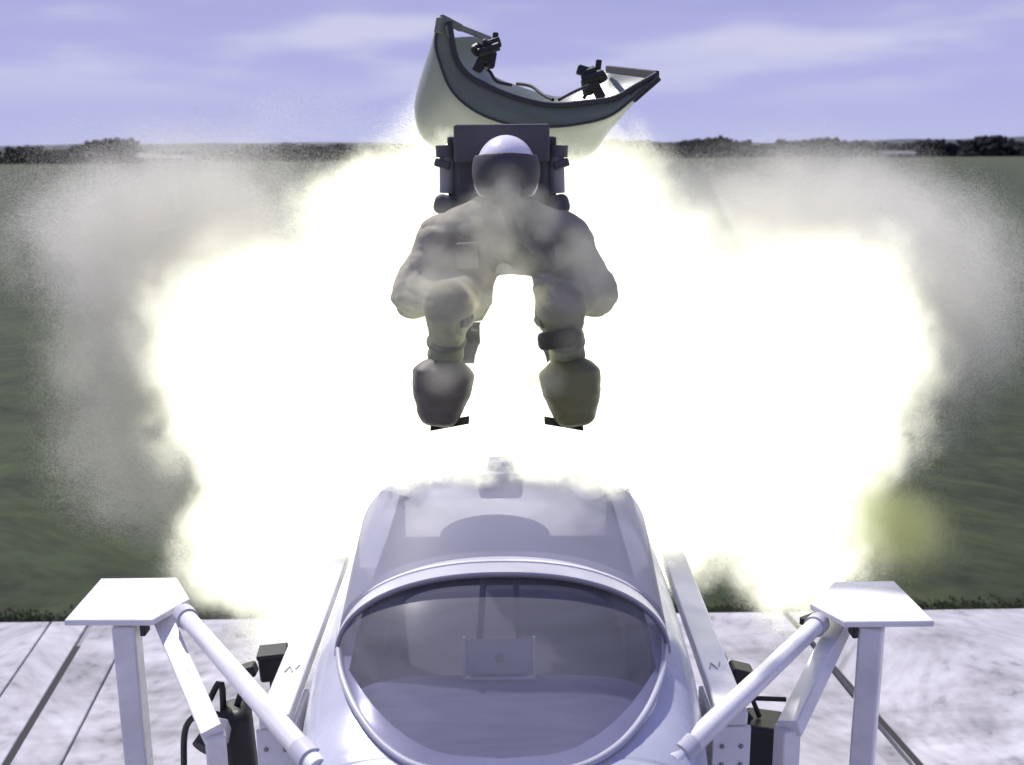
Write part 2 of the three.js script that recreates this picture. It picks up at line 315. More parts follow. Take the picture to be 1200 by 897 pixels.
// ------------------------------------------------------------ cockpit section
const CX = -0.035;
function arc(z, hw, base, rise, n, ex = 2, lean = 0) { const a = []; for (let i = 0; i < n; i++) { const t = Math.PI * (1 - i / (n - 1)), c = Math.cos(t), s = Math.sin(t); const y = Math.pow(Math.abs(s), 2 / ex); a.push(V(CX + hw * Math.sign(c) * Math.pow(Math.abs(c), 2 / ex), base + rise * y, z + lean * y)); } return a; }
function cockpit() {
  const t = thing('cockpit_section', 'pale grey fighter nose with curved windscreen and open cockpit', 'aircraft', [CX, 0, -3.2]);
  // hull: superellipse sections, open on top over the cockpit
  const st = [[-1.0, 0.05, 1.85, 0.05], [-1.15, 0.2, 1.86, 0.16], [-1.5, 0.34, 1.88, 0.3], [-2.0, 0.47, 1.88, 0.41], [-2.4, 0.56, 1.89, 0.478], [-2.55, 0.585, 1.9, 0.495], [-2.75, 0.61, 1.9, 0.55], [-2.9, 0.622, 1.9, 0.605], [-3.1, 0.635, 1.9, 0.645], [-3.4, 0.645, 1.9, 0.65], [-3.8, 0.65, 1.9, 0.65], [-4.3, 0.645, 1.9, 0.65], [-4.7, 0.62, 1.9, 0.64], [-5.0, 0.6, 1.9, 0.6]];
  const fine = []; for (let i = 0; i < st.length - 1; i++) { const k = Math.ceil((st[i][0] - st[i + 1][0]) / 0.045); for (let q = 0; q < k; q++) fine.push(st[i].map((v, c) => mix(v, st[i + 1][c], q / k))); }
  fine.push(st[st.length - 1]);
  for (const z of [-2.561, -2.565, -2.575, -2.59, -4.599, -4.601]) { const k = fine.findIndex((f) => f[0] < z), a = fine[k - 1], b = fine[k], t = (z - a[0]) / (b[0] - a[0]); fine.splice(k, 0, a.map((v, c) => mix(v, b[c], t))); }
  const NC = 181, rows = fine.map(([z, hw, cy, hh]) => { const a = []; for (let j = 0; j < 721; j++) { const th = -Math.PI / 2 + j / 720 * 2 * Math.PI, c = Math.cos(th), s = Math.sin(th), n = z > -2 ? mix(2.2, 3.2, (-1 - z)) : mix(3.2, 5, clamp((-2 - z) / 0.6)); a.push(V(CX + hw * Math.sign(c) * Math.pow(Math.abs(c), 2 / n), cy + hh * Math.sign(s) * Math.pow(Math.abs(s), 2 / n), z)); }
    // walk from the crown down the left side, round the keel and up the right; the opening leaves out the crown
    const w = z < -2.56 && z > -4.6 ? (z > -2.9 ? mix(0.1, 0.462, Math.sqrt((-2.56 - z) / 0.34)) : 0.462) : 0;
    const loop = [...a.slice(360, 720), ...a.slice(0, 361)].filter((p) => !(w && p.y > 2.2 && Math.abs(p.x - CX) < w));
    if (w) { const f = loop[0], l = loop[loop.length - 1]; loop.unshift(V(CX - w, f.y, z)); loop.push(V(CX + w, l.y, z)); }
    const len = [0]; for (let j = 1; j < loop.length; j++) len.push(len[j - 1] + loop[j].distanceTo(loop[j - 1]));
    const o = [], m = loop.length - 1; for (let j = 0, k = 0; j < NC; j++) { const t = j / (NC - 1) * len[m]; while (k < m - 1 && len[k + 1] < t) k++; o.push(loop[k].clone().lerp(loop[k + 1], clamp((t - len[k]) / (len[k + 1] - len[k] + 1e-9)))); }
    return o; });
  const hull = skin(rows, () => true, 3);
  wpart('fuselage', hull, M.hull, t);
  { const cap = rows[rows.length - 1], pos = []; for (let j = 0; j < NC - 1; j++) pos.push(CX, 1.9, -5.0, ...cap[j].toArray(), ...cap[j + 1].toArray()); const g = tris(pos); g.computeVertexNormals(); wpart('bulkhead', g, M.dark, t); }
  // cockpit tub and the tops of the instrument panels
  wpart('cockpit_tub', [box(0.96, 0.03, 1.6, [CX, 1.75, -3.78]), box(0.03, 0.66, 1.6, [CX - 0.475, 2.1, -3.78]), box(0.03, 0.66, 1.6, [CX + 0.475, 2.1, -3.78]), box(0.93, 0.5, 0.03, [CX, 1.99, -4.62])], M.tub, t);
  const hump = []; for (let i = 0; i <= 16; i++) { const z = mix(-2.56, -2.9, i / 16), e = sm(0, 1, i / 16); hump.push(arc(z, mix(0.36, 0.5, Math.sqrt(i / 16)), 2.15, 0.235 + (i / 16) * 0.07, 41, 4.5)); }
  hump.push(arc(-2.91, 0.475, 2.15, 0.29, 41, 4.5), arc(-2.915, 0.47, 1.9, 0.05, 41, 4));
  wpart('coaming', skin(hump, undefined, 2), M.coaming, t);
  // gunsight with its glass on the coaming
  const gs = P(585, 770, -2.9), gw = 0.12;
  const sight = wpart('gunsight', [box(0.2, 0.105, 0.012, [gs.x, gs.y, gs.z], [-0.3, 0, 0]), box(0.17, 0.07, 0.12, [gs.x, gs.y - 0.05, gs.z - 0.07])], M.sight, t);
  wpart('gunsight_frame', [box(0.008, 0.125, 0.02, [gs.x - 0.105, gs.y, gs.z + 0.006], [-0.3, 0, 0], 0.003), box(0.008, 0.125, 0.02, [gs.x + 0.105, gs.y, gs.z + 0.006], [-0.3, 0, 0], 0.003), box(0.21, 0.008, 0.02, [gs.x, gs.y - 0.058, gs.z + 0.022], [-0.3, 0, 0], 0.003)], M.frame, t);
  wpart('gunsight_lens', new THREE.CylinderGeometry(0.014, 0.014, 0.012, 24).rotateX(Math.PI / 2 - 0.3).translate(gs.x, gs.y, gs.z + 0.008), M.black, t);
  for (const s of [-1, 1]) wpart('strut', bar(V(gs.x + s * 0.06, gs.y + 0.03, gs.z - 0.06), V(gs.x + s * 0.05, gs.y + 0.15, gs.z - 0.3), 0.02), M.tub, t);
  // windscreen between the curved foot frame and the raked bow
  const n = 61, foot = resample([[398, 741, 2.5], [397, 770, 2.485], [404, 803, 2.465], [424, 843, 2.435], [452, 876, 2.41], [490, 899, 2.395], [535, 905, 2.39], [585, 907, 2.39], [637, 905, 2.39], [680, 899, 2.395], [722, 876, 2.41], [752, 843, 2.435], [772, 803, 2.465], [779, 770, 2.485], [778, 737, 2.5]].map(([x, y, h]) => G(x, y, h)), n);
  const bow = arc(-3.1, 0.52, 2.5, 0.225, n, 2.25), top2 = arc(-3.66, 0.535, 2.47, 0.4, n, 3.3);
  const glassRows = []; for (let i = 0; i <= 12; i++) { const s = i / 12; glassRows.push(foot.map((p, j) => { const q = p.clone().lerp(bow[j], s); q.y += 0.035 * Math.sin(Math.PI * s) * Math.sin(Math.PI * j / (n - 1)); return q; })); }
  wpart('windscreen', skin(glassRows), M.glass, t);
  wpart('foot_frame', tube(foot, 0.0105, 120, 10), M.frame, t);
  // bow: a flat hoop with a raised lip
  const hoop = (z0, z1, hw, rise, g, ex, th) => { const a = arc(z0, hw, 2.45, rise + 0.04, n, ex), b = arc(z1, hw, 2.45, rise + 0.04, n, ex), c = arc(z1, hw - th, 2.45, rise + 0.04 - th, n, ex), d = arc(z0, hw - th, 2.45, rise + 0.04 - th, n, ex); return skin([a, b, c, d, a].map((r) => r)); };
  wpart('windscreen_bow', [hoop(-3.01, -3.18, 0.525, 0.25, 0, 2.25, 0.018)], M.frame, t);
  wpart('bow_lip', [hoop(-3.09, -3.105, 0.5275, 0.2535, 0, 2.25, 0.008)], M.white, t);
  const dome = []; for (let i = 0; i <= 10; i++) { const s = i / 10; dome.push(bow.map((p, j) => { const q = p.clone().lerp(top2[j], s); const c = Math.sin(Math.PI * s) * Math.sin(Math.PI * j / (n - 1)); q.y += 0.03 * c; return q; })); }
  wpart('inner_screen', skin(dome), M.haze, t);
  // second coaming under the inner screen, with the oval hood
  const h2 = []; for (let i = 0; i <= 10; i++) h2.push(arc(mix(-3.3, -3.72, i / 10), 0.44, 2.15, mix(0.08, 0.24, sm(0, 1, i / 10)), 41, 3.2));
  h2.push(arc(-3.73, 0.42, 1.9, 0.05, 41, 3.2));
  wpart('rear_coaming', skin(h2, undefined, 2), std(lin(0.05, 0.05, 0.07), 0.8, 0, { map: smudge }), t);
  const oc = P(580, 618, -3.42); wpart('instrument_hood', new THREE.SphereGeometry(1, 40, 20).scale(0.19, 0.06, 0.13).translate(oc.x, oc.y - 0.03, oc.z), std(lin(0.16, 0.16, 0.22), 0.7), t);
  const bc = P(587, 563, -3.66); wpart('head_box', [box(0.16, 0.1, 0.12, [bc.x, bc.y - 0.005, bc.z], [0, 0, 0], 0.02), box(0.1, 0.06, 0.1, [bc.x, bc.y + 0.045, bc.z - 0.02], [0, 0, 0], 0.02)], M.hull, t);
  // long flat beams on each side, stencilled near the front, on a riveted gusset
  for (const s of [-1, 1]) {
    const x = CX + s * 0.722, b = wpart('side_beam', bar(V(x, 2.245, -3.0), V(x + s * 0.01, 2.265, -4.5), 0.098, 0.05, 0, 0.008), M.white, t);
    const st2 = []; const cx = x, cz = -3.3; for (const [a, c, d, e] of [[-0.022, 0.03, -0.012, -0.012], [-0.012, -0.012, 0.004, 0.03], [0.012, 0.012, 0.02, -0.018]]) st2.push(bar(V(cx + a, 2.275, cz + c), V(cx + d, 2.275, cz + e), 0.005, 0.003, 0, 0.001));
    wpart('stencil', st2, M.seatMetal, t);
    wpart('gusset', [box(0.12, 0.5, 0.016, [x, 1.966, -3.008], [0, 0, 0], 0.004), box(0.016, 0.5, 0.25, [x - s * 0.052, 1.966, -3.14], [0, 0, 0], 0.004)], M.white, t);
    for (let i = 0; i < 7; i++) for (const o of [-0.03, 0.03]) wpart('rivet', new THREE.SphereGeometry(0.008, 8, 6).translate(x + o, 2.15 - i * 0.065, -2.998), M.seatMetal, t);
    wpart('sill', bar(V(CX + s * 0.535, 2.43, -3.06), V(CX + s * 0.535, 2.5, -4.5), 0.05, 0.035, 0, 0.01), M.frame, t);
  }
  for (const z of [-2.6, -4.3]) wpart('cradle', box(0.9, 1.32, 0.3, [CX, 0.69, z]), M.white, t);
}
cockpit();

// ------------------------------------------------------------ tripod stands on each side of the nose
function stand(s, label) {
  const pl = s < 0 ? [[118, 678], [207, 677], [222, 702], [178, 727], [75, 727]] : [[1048, 681], [978, 682], [950, 708], [990, 729], [1095, 728]];
  const y = 2.28, pts = pl.map(([a, b]) => G(a, b, y)), c = pts.reduce((a, b) => a.clone().add(b)).multiplyScalar(0.2);
  const t = thing('support_stand', label, 'stand', [c.x, 0, c.z], 'white support stands beside the nose');
  const sh = new THREE.Shape(pts.map((p) => new THREE.Vector2(p.x, -p.z))), e = new THREE.ExtrudeGeometry(sh, { depth: 0.018, bevelEnabled: true, bevelSize: 0.003, bevelThickness: 0.003, bevelSegments: 1, bevelOffset: -0.003 });
  e.rotateX(-Math.PI / 2); e.translate(0, y - 0.021, 0);
  wpart('top_plate', e, M.white, t);
  const post = s < 0 ? P(148, 735, pts[4].z - 0.06) : P(1022, 735, pts[4].z - 0.06);
  wpart('post', box(0.088, y - 0.05, 0.088, [post.x, (y - 0.05) / 2 + 0.01, post.z], [0, s * -0.25 - 0.22, 0], 0.01), M.white, t);
  const a2 = s < 0 ? P(192, 728, -3.8) : P(985, 733, -3.8), b2 = s < 0 ? P(250, 862, -3.25) : P(925, 855, -3.25);
  wpart('leg', bar(a2, b2, 0.075, 0.06, 0.3), M.white, t);
  wpart('stub_post', box(0.07, b2.y - 0.01, 0.07, [b2.x - 0.0, b2.y / 2 + 0.005, b2.z - 0.02], [0, 0.3, 0], 0.01), M.white, t);
  const a3 = s < 0 ? P(213, 718, -3.74) : P(962, 728, -3.74), b3 = s < 0 ? P(374, 903, -2.6) : P(784, 897, -2.6);
  wpart('brace', rod(a3, b3, 0.033), M.white, t);
  const dirn = b3.clone().sub(a3).normalize();
  wpart('collar', rod(a3.clone().addScaledVector(dirn, 0.02), a3.clone().addScaledVector(dirn, 0.08), 0.041), M.frame, t); wpart('collar', rod(b3.clone().addScaledVector(dirn, -0.13), b3.clone().addScaledVector(dirn, -0.05), 0.041), M.frame, t);
  wpart('bracket', box(0.1, 0.03, 0.05, [a3.x - s * 0.03, y - 0.05, a3.z], [0, s * 0.6, 0], 0.004), M.dark, t); wpart('bracket', box(0.02, 0.05, 0.06, [post.x - s * 0.07, y - 0.06, post.z], [0, 0, 0], 0.004), M.dark, t);
  if (s > 0) wpart('stay', [rod(P(950, 752, -3.9), P(1000, 815, -3.9), 0.011), rod(P(1000, 815, -3.9), G(1075, 905, 0.3), 0.011)], M.seatMetal, t);
  if (s < 0) wpart('lower_leg', bar(P(255, 850, -3.3), G(292, 935, 0.9), 0.06, 0.05, 0.3), M.white, t);
}
stand(-1, 'white steel stand on the left side of the nose with square post');
stand(1, 'white steel stand on the right side of the nose with thin dark stay');

// ------------------------------------------------------------ black instruments beside the nose
function instruments() {
  const A = P(279, 858, -3.5), a = thing('camera_unit', 'rounded black camera unit between the left stand and the nose', 'camera', [A.x, 0, A.z]);
  wpart('housing', [box(0.115, 0.34, 0.16, [A.x, A.y - 0.06, A.z], [0, 0.2, 0.05], 0.045)], M.black, a);
  wpart('lens', [rod(V(A.x - 0.05, A.y + 0.06, A.z), V(A.x - 0.1, A.y - 0.01, A.z + 0.1), 0.04, 0.046)], M.dark, a);
  const A2 = P(291, 786, -3.5); wpart('cap', [box(0.06, 0.045, 0.06, [A2.x, A2.y, A2.z], [0, 0, 0.3], 0.012), rod(A2, V(A.x, A.y + 0.1, A.z), 0.012)], M.black, a);
  wpart('pole', rod(V(A.x, 0.0, A.z), V(A.x, A.y - 0.2, A.z), 0.03), M.black, a);
  wpart('cable', tube([V(A.x - 0.05, A.y + 0.05, A.z), P(258, 800, -3.5), P(240, 830, -3.52), P(219, 850, -3.55), P(215, 905, -3.6)], 0.012, 40, 8), M.black, a);
  const B = P(320, 780, -3.75), b = thing('junction_box', 'small square black box behind the left side beam', 'box', [B.x, 0, B.z]);
  wpart('case', box(0.1, 0.1, 0.09, [B.x, B.y, B.z], [0, 0.1, 0.06], 0.012), M.black, b); wpart('lid', box(0.11, 0.018, 0.1, [B.x, B.y + 0.058, B.z], [0, 0.1, 0.06], 0.004), M.dark, b);
  wpart('pole', rod(V(B.x, 0, B.z), V(B.x, B.y - 0.045, B.z), 0.018), M.black, b);
  const C = P(894, 868, -3.5), c = thing('camera_unit', 'black camera unit with tilted head and side rod right of the nose', 'camera', [C.x, 0, C.z]);
  wpart('housing', box(0.145, 0.26, 0.16, [C.x, C.y - 0.04, C.z], [0, -0.2, -0.04], 0.02), M.black, c);
  const C2 = P(868, 789, -3.5), C3 = P(862, 822, -3.5);
  wpart('head', [box(0.085, 0.055, 0.09, [C2.x, C2.y, C2.z], [0, 0, -0.25], 0.014), box(0.06, 0.04, 0.06, [C2.x - 0.02, C2.y - 0.05, C2.z], [0, 0, 0.2], 0.01)], M.black, c);
  wpart('neck', [rod(C2, C3, 0.016), rod(C3, V(C.x - 0.05, C.y + 0.08, C.z), 0.016), rod(P(880, 815, -3.5), P(890, 840, -3.5), 0.009)], M.black, c);
  wpart('handle', rod(P(868, 818, -3.5), P(921, 820, -3.5), 0.009), M.black, c);
  wpart('pole', rod(V(C.x, 0, C.z), V(C.x, C.y - 0.15, C.z), 0.03), M.black, c);
  const D = P(846, 775, -3.75), d = thing('junction_box', 'tiny black box with a stem behind the right side beam', 'box', [D.x, 0, D.z]);
  wpart('case', box(0.04, 0.05, 0.05, [D.x, D.y, D.z], [0, 0, 0.1], 0.008), M.black, d); wpart('stem', rod(V(D.x, 0, D.z), V(D.x, D.y - 0.02, D.z), 0.012), M.black, d);
}
instruments();

// ------------------------------------------------------------ ejection seat and the person in it
function seat() {
  const t = thing('ejection_seat', 'dark ejection seat with square headbox rising out of the cockpit', 'ejection seat', [CX, 2.6, -4.7]);
  const z = -4.66, p = (a, b, zz = z) => P(a, b, zz), k = 0.00378;
  const hb = p(588, 168); wpart('headbox', box(108 * k, 42 * k, 0.2, [hb.x, hb.y, hb.z - 0.02], [0, 0, 0.0], 0.012), M.seat, t);
  const hp = p(588, 215, -4.62); wpart('head_pad', box(110 * k, 84 * k, 0.08, [hp.x, hp.y, hp.z - 0.06], [0, 0, 0], 0.03), M.mask, t);
  for (const s of [-1, 1]) {
    const x = 588 + s * 56, top = p(x, 160), low = p(588 + s * 56, 400);
    wpart('beam', box(0.06, top.y - low.y, 0.12, [top.x, (top.y + low.y) / 2, z - 0.06], [0, 0, 0], 0.01), M.seat, t);
    const c1 = p(588 + s * 64, 184), c2 = p(588 + s * 63, 240);
    wpart('drogue_tube', [rod(V(c1.x, c1.y + 0.02, z - 0.02), V(c1.x + s * 0.005, c2.y + 0.05, z - 0.02), 0.034)], M.seatMetal, t);
    wpart('cap', [rod(V(c1.x, c1.y + 0.0, z - 0.02), V(c1.x + s * 0.002, c1.y + 0.05, z - 0.02), 0.05), box(0.07, 0.035, 0.07, [c1.x + s * 0.02, c1.y - 0.03, z], [0, 0, s * 0.3], 0.008)], M.seat, t);
    wpart('shoulder_fitting', [box(0.1, 0.085, 0.1, [c2.x + s * 0.01, c2.y, z + 0.02], [0, 0, s * 0.25], 0.03)], M.mask, t);
    const pan = p(588 + s * 62, 372, -4.5); wpart('side_panel', box(0.035, 0.14, 0.36, [pan.x, pan.y + 0.05, -4.52], [0, 0, 0], 0.015), M.seat, t);
  }
  const bk = p(588, 300); wpart('back_pad', box(0.42, 0.55, 0.06, [bk.x, bk.y, z - 0.03], [0, 0, 0], 0.02), M.seat, t);
  const pn = p(588, 385, -4.5); wpart('seat_pan', box(0.42, 0.1, 0.36, [pn.x, pn.y - 0.06, -4.5], [0.1, 0, 0], 0.03), M.seat, t);
}
seat();

function person() {
  const root = thing('person', 'person in grey green flight suit and white helmet strapped into the ejection seat', 'person', [CX, 2.9, -4.4]);
  const j = (a, b, z) => P(a, b, z);
  const J = { neck: j(590, 252, -4.5), chest: j(591, 288, -4.5), belly: j(591, 315, -4.48), pelvis: j(592, 340, -4.46) };
  const list = [[j(592, 225, -4.48), J.neck, 0.065, 0.07], [J.neck, J.chest, 0.09, 0.155], [J.chest, J.belly, 0.165, 0.15], [J.belly, J.pelvis, 0.15, 0.15]];
  const L = [];
  for (const s of [-1, 1]) {
    const X = (o) => 591 + s * o;
    const sh = j(X(70), 285, -4.5), el = j(X(106), 345, -4.42), wr = j(X(64), 356, -4.14), hip = j(X(38), 345, -4.44), kn = j(X(s < 0 ? 66 : 66), 362, -4.06), an = j(X(s < 0 ? 70 : 78), 450, -4.18), toe = j(X(s < 0 ? 76 : 80), 496, -4.02);
    list.push([j(X(30), 264, -4.5), sh, 0.11, 0.112], [sh, el, 0.112, 0.086], [j(X(45), 285, -4.52), j(X(60), 335, -4.5), 0.12, 0.1], [el, wr, 0.084, 0.058], [hip, kn, 0.112, 0.088], [kn, an, 0.082, 0.066]);
    // puckered cuffs of the suit
    list.push([sh.clone().lerp(el, 0.55), sh.clone().lerp(el, 0.75), 0.086, 0.084]);
    L.push({ s, sh, el, wr, hip, kn, an, toe });
  }
  const f0 = bones(list, 0.06);
  const folds = (p) => f0(p) + 0.009 * noise(p.x * 9 + p.y * 6, p.y * 17, p.z * 9) + 0.009 * Math.pow(1 - Math.min(1, 2.2 * Math.abs(noise(p.x * 7 + 3, p.y * 13 + p.x * 6, p.z * 7))), 3) + 0.003 * noise(p.x * 24, p.y * 38, p.z * 24);
  const g = field(folds, V(-0.62, 2.72, -4.85), V(0.58, 4.0, -3.75), 104);
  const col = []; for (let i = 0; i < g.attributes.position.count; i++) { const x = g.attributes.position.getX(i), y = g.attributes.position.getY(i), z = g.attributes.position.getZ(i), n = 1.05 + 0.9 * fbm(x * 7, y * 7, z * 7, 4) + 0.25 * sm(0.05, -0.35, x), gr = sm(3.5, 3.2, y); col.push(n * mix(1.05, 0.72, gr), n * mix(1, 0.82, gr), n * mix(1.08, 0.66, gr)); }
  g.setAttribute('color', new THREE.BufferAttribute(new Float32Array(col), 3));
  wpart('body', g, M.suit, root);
  // head, helmet with raised white crown, visor, mask with hose
  const hc = j(593, 200, -4.44);
  const sk = field((p) => { const x = p.x - hc.x, y = p.y - hc.y, z = p.z - hc.z; let d = Math.hypot(x / 0.08, y / 0.115, (z - 0.0) / 0.1) * 0.09 - 0.09; d = smin(d, Math.hypot(x / 0.018, (y + 0.005) / 0.03, (z - 0.105) / 0.025) * 0.02 - 0.02, 0.02); return d; }, hc.clone().addScalar(-0.16), hc.clone().addScalar(0.16), 44);
  wpart('head', sk, std(lin(0.35, 0.22, 0.17), 0.6), root);
  wpart('helmet', field((p) => { const x = p.x - hc.x, y = p.y - hc.y - 0.012, z = p.z - hc.z + 0.015; let d = Math.hypot(x / 0.122, y / 0.132, z / 0.145) * 0.13 - 0.13; d = smin(d, Math.hypot((Math.abs(x) - 0.1) / 0.035, (y + 0.05) / 0.07, z / 0.06) * 0.05 - 0.05, 0.03); const open = Math.hypot(x / 0.108, (y + 0.075) / 0.125, (z - 0.15) / 0.14) * 0.12 - 0.12; return Math.max(d, -open); }, hc.clone().addScalar(-0.2), hc.clone().addScalar(0.2), 60), M.helmet, root);
  wpart('visor', field((p) => { const x = p.x - hc.x, y = p.y - hc.y + 0.0, z = p.z - hc.z + 0.005; const d = Math.abs(Math.hypot(x / 0.136, y / 0.146, z / 0.158) * 0.145 - 0.145) - 0.006; return Math.max(d, y - 0.074 + 0.8 * x * x, -y - 0.1, -z - 0.03); }, hc.clone().addScalar(-0.2), hc.clone().addScalar(0.2), 60), M.visor, root);
  const mk = hc.clone().add(V(0, -0.075, 0.13));
  wpart('oxygen_mask', field((p) => { const x = p.x - mk.x, y = p.y - mk.y, z = p.z - mk.z; return smin(Math.hypot(x / 0.06, y / 0.06, z / 0.05) * 0.055 - 0.055, Math.hypot(x / 0.03, (y + 0.05) / 0.04, (z - 0.02) / 0.035) * 0.035 - 0.035, 0.03); }, mk.clone().addScalar(-0.13), mk.clone().addScalar(0.13), 40), M.mask, root);
  wpart('mask_hose', tube([mk.clone().add(V(0, -0.07, 0.03)), mk.clone().add(V(0.03, -0.15, 0.07)), mk.clone().add(V(0.1, -0.22, 0.06)), mk.clone().add(V(0.17, -0.3, 0.02))], 0.02, 30, 12), M.mask, root);
  // harness
  for (const s of [-1, 1]) {
    const pts = [j(591 + s * 34, 250, -4.46), j(591 + s * 30, 268, -4.34), j(591 + s * 22, 295, -4.315), j(591 + s * 8, 318, -4.31)];
    const c = new THREE.CatmullRomCurve3(pts), rows = [[], []]; for (let i = 0; i <= 24; i++) { const p = c.getPoint(i / 24); rows[0].push(p.clone().add(V(-0.023, 0, 0.012))); rows[1].push(p.clone().add(V(0.023, 0, 0.012))); }
    wpart('harness_strap', thick(skin(rows), s * 0.004), M.strap, root);
  }
  const bx = j(591, 318, -4.3); wpart('buckle', new THREE.CylinderGeometry(0.035, 0.035, 0.02, 28).rotateX(Math.PI / 2).translate(bx.x, bx.y, bx.z + 0.01), M.seatMetal, root);
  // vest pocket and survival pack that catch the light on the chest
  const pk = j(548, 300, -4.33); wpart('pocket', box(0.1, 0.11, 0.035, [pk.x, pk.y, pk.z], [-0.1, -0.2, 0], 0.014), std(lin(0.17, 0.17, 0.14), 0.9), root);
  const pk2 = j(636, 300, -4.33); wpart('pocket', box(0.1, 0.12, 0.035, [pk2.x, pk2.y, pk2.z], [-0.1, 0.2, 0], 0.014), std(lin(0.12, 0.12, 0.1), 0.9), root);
  for (const { s, kn, an, toe, wr, el } of L) {
    // boots: heel, ankle, toe; a stiff sole underneath
    const heel = an.clone().add(V(0, -0.06, -0.05)), ball = toe.clone().add(V(s * 0.01, -0.01, 0.0));
    const T = kn.clone().lerp(an, 0.66), E = heel.clone().lerp(ball, 0.62).add(V(s * 0.012, -0.05, 0)), ax = E.clone().sub(T), bl = ax.length(); ax.normalize();
    const sx = V(1, 0, 0).addScaledVector(ax, -ax.x).normalize(), sz = sx.clone().cross(ax).normalize();
    const prof = (t) => t < 0.22 ? mix(0.085, 0.122, sm(0, 1, t / 0.22)) : t < 0.5 ? mix(0.122, 0.116, (t - 0.22) / 0.28) : mix(0.116, 0.07, (t - 0.5) / 0.5);
    const bf = (p) => { const q = p.clone().sub(T), t = q.dot(ax) / bl, w = prof(clamp(t)), u = q.dot(sx), v = q.dot(sz), fold = 0.004 * noise(p.x * 18, p.y * 30, p.z * 18); const d = (Math.pow(Math.pow(Math.abs(u) / w, 3.4) + Math.pow(Math.abs(v) / (w * 1.05), 3.4), 1 / 3.4) - 1) * w + fold; return -smin(-d, Math.min(t * bl, (1 - t) * bl), 0.04); };
    const mid = T.clone().add(E).multiplyScalar(0.5), hlf = 0.26;
    wpart('boot', field(bf, mid.clone().addScalar(-hlf), mid.clone().addScalar(hlf), 80), s < 0 ? M.boot : std(lin(0.13, 0.13, 0.06), 0.6), root);
    wpart('boot_sole', box(0.16, 0.007, 0.06, [E.x - s * 0.05, E.y + 0.012, E.z + 0.01], [0.25, 0, -s * 0.2], 0.004), M.sole, root);
    wpart('garter', new THREE.TorusGeometry(0.072, 0.009, 10, 40).scale(1, 1, 1.6).rotateX(Math.PI / 2 + 0.35).translate(...kn.clone().lerp(an, 0.42).toArray()), M.strap, root);
    if (s > 0) { const kp = j(656, 398, kn.z + 0.08); wpart('knee_pocket', box(0.17, 0.07, 0.05, kp.toArray(), [0.2, 0, 0.12], 0.022), std(lin(0.045, 0.045, 0.03), 0.8), root); }
    // gloved hand resting over the inside of the thigh: palm, four fingers, thumb
    const fw = wr.clone().sub(el).normalize(), dn = V(0, -1, 0.25).normalize(), side = fw.clone().cross(dn).normalize(), pc = wr.clone().addScaledVector(fw, 0.05), hb = [[wr, pc, 0.032, 0.034]];
    [[-0.03, 0.075], [-0.01, 0.085], [0.011, 0.08], [0.031, 0.063]].forEach(([o, l]) => { const k = pc.clone().addScaledVector(side, o).addScaledVector(fw, 0.035), m1 = k.clone().addScaledVector(fw, l * 0.45).addScaledVector(dn, l * 0.2), m2 = m1.clone().addScaledVector(fw, l * 0.1).addScaledVector(dn, l * 0.42), m3 = m2.clone().addScaledVector(fw, -l * 0.15).addScaledVector(dn, l * 0.25); hb.push([pc.clone().addScaledVector(side, o * 0.7), k, 0.018, 0.0115], [k, m1, 0.0112, 0.0104], [m1, m2, 0.0104, 0.0096], [m2, m3, 0.0095, 0.0085]); });
    const th0 = pc.clone().addScaledVector(side, -0.03).addScaledVector(fw, -0.02), th1 = th0.clone().addScaledVector(side, -0.025).addScaledVector(fw, 0.03).addScaledVector(dn, 0.012), th2 = th1.clone().addScaledVector(fw, 0.03).addScaledVector(dn, 0.015);
    hb.push([th0, th1, 0.016, 0.0125], [th1, th2, 0.0122, 0.0105]);
    wpart('glove', field(bones(hb, 0.012), pc.clone().addScalar(-0.15), pc.clone().addScalar(0.15), 84), std(lin(0.13, 0.13, 0.1), 0.8), root);
  }
}
person();

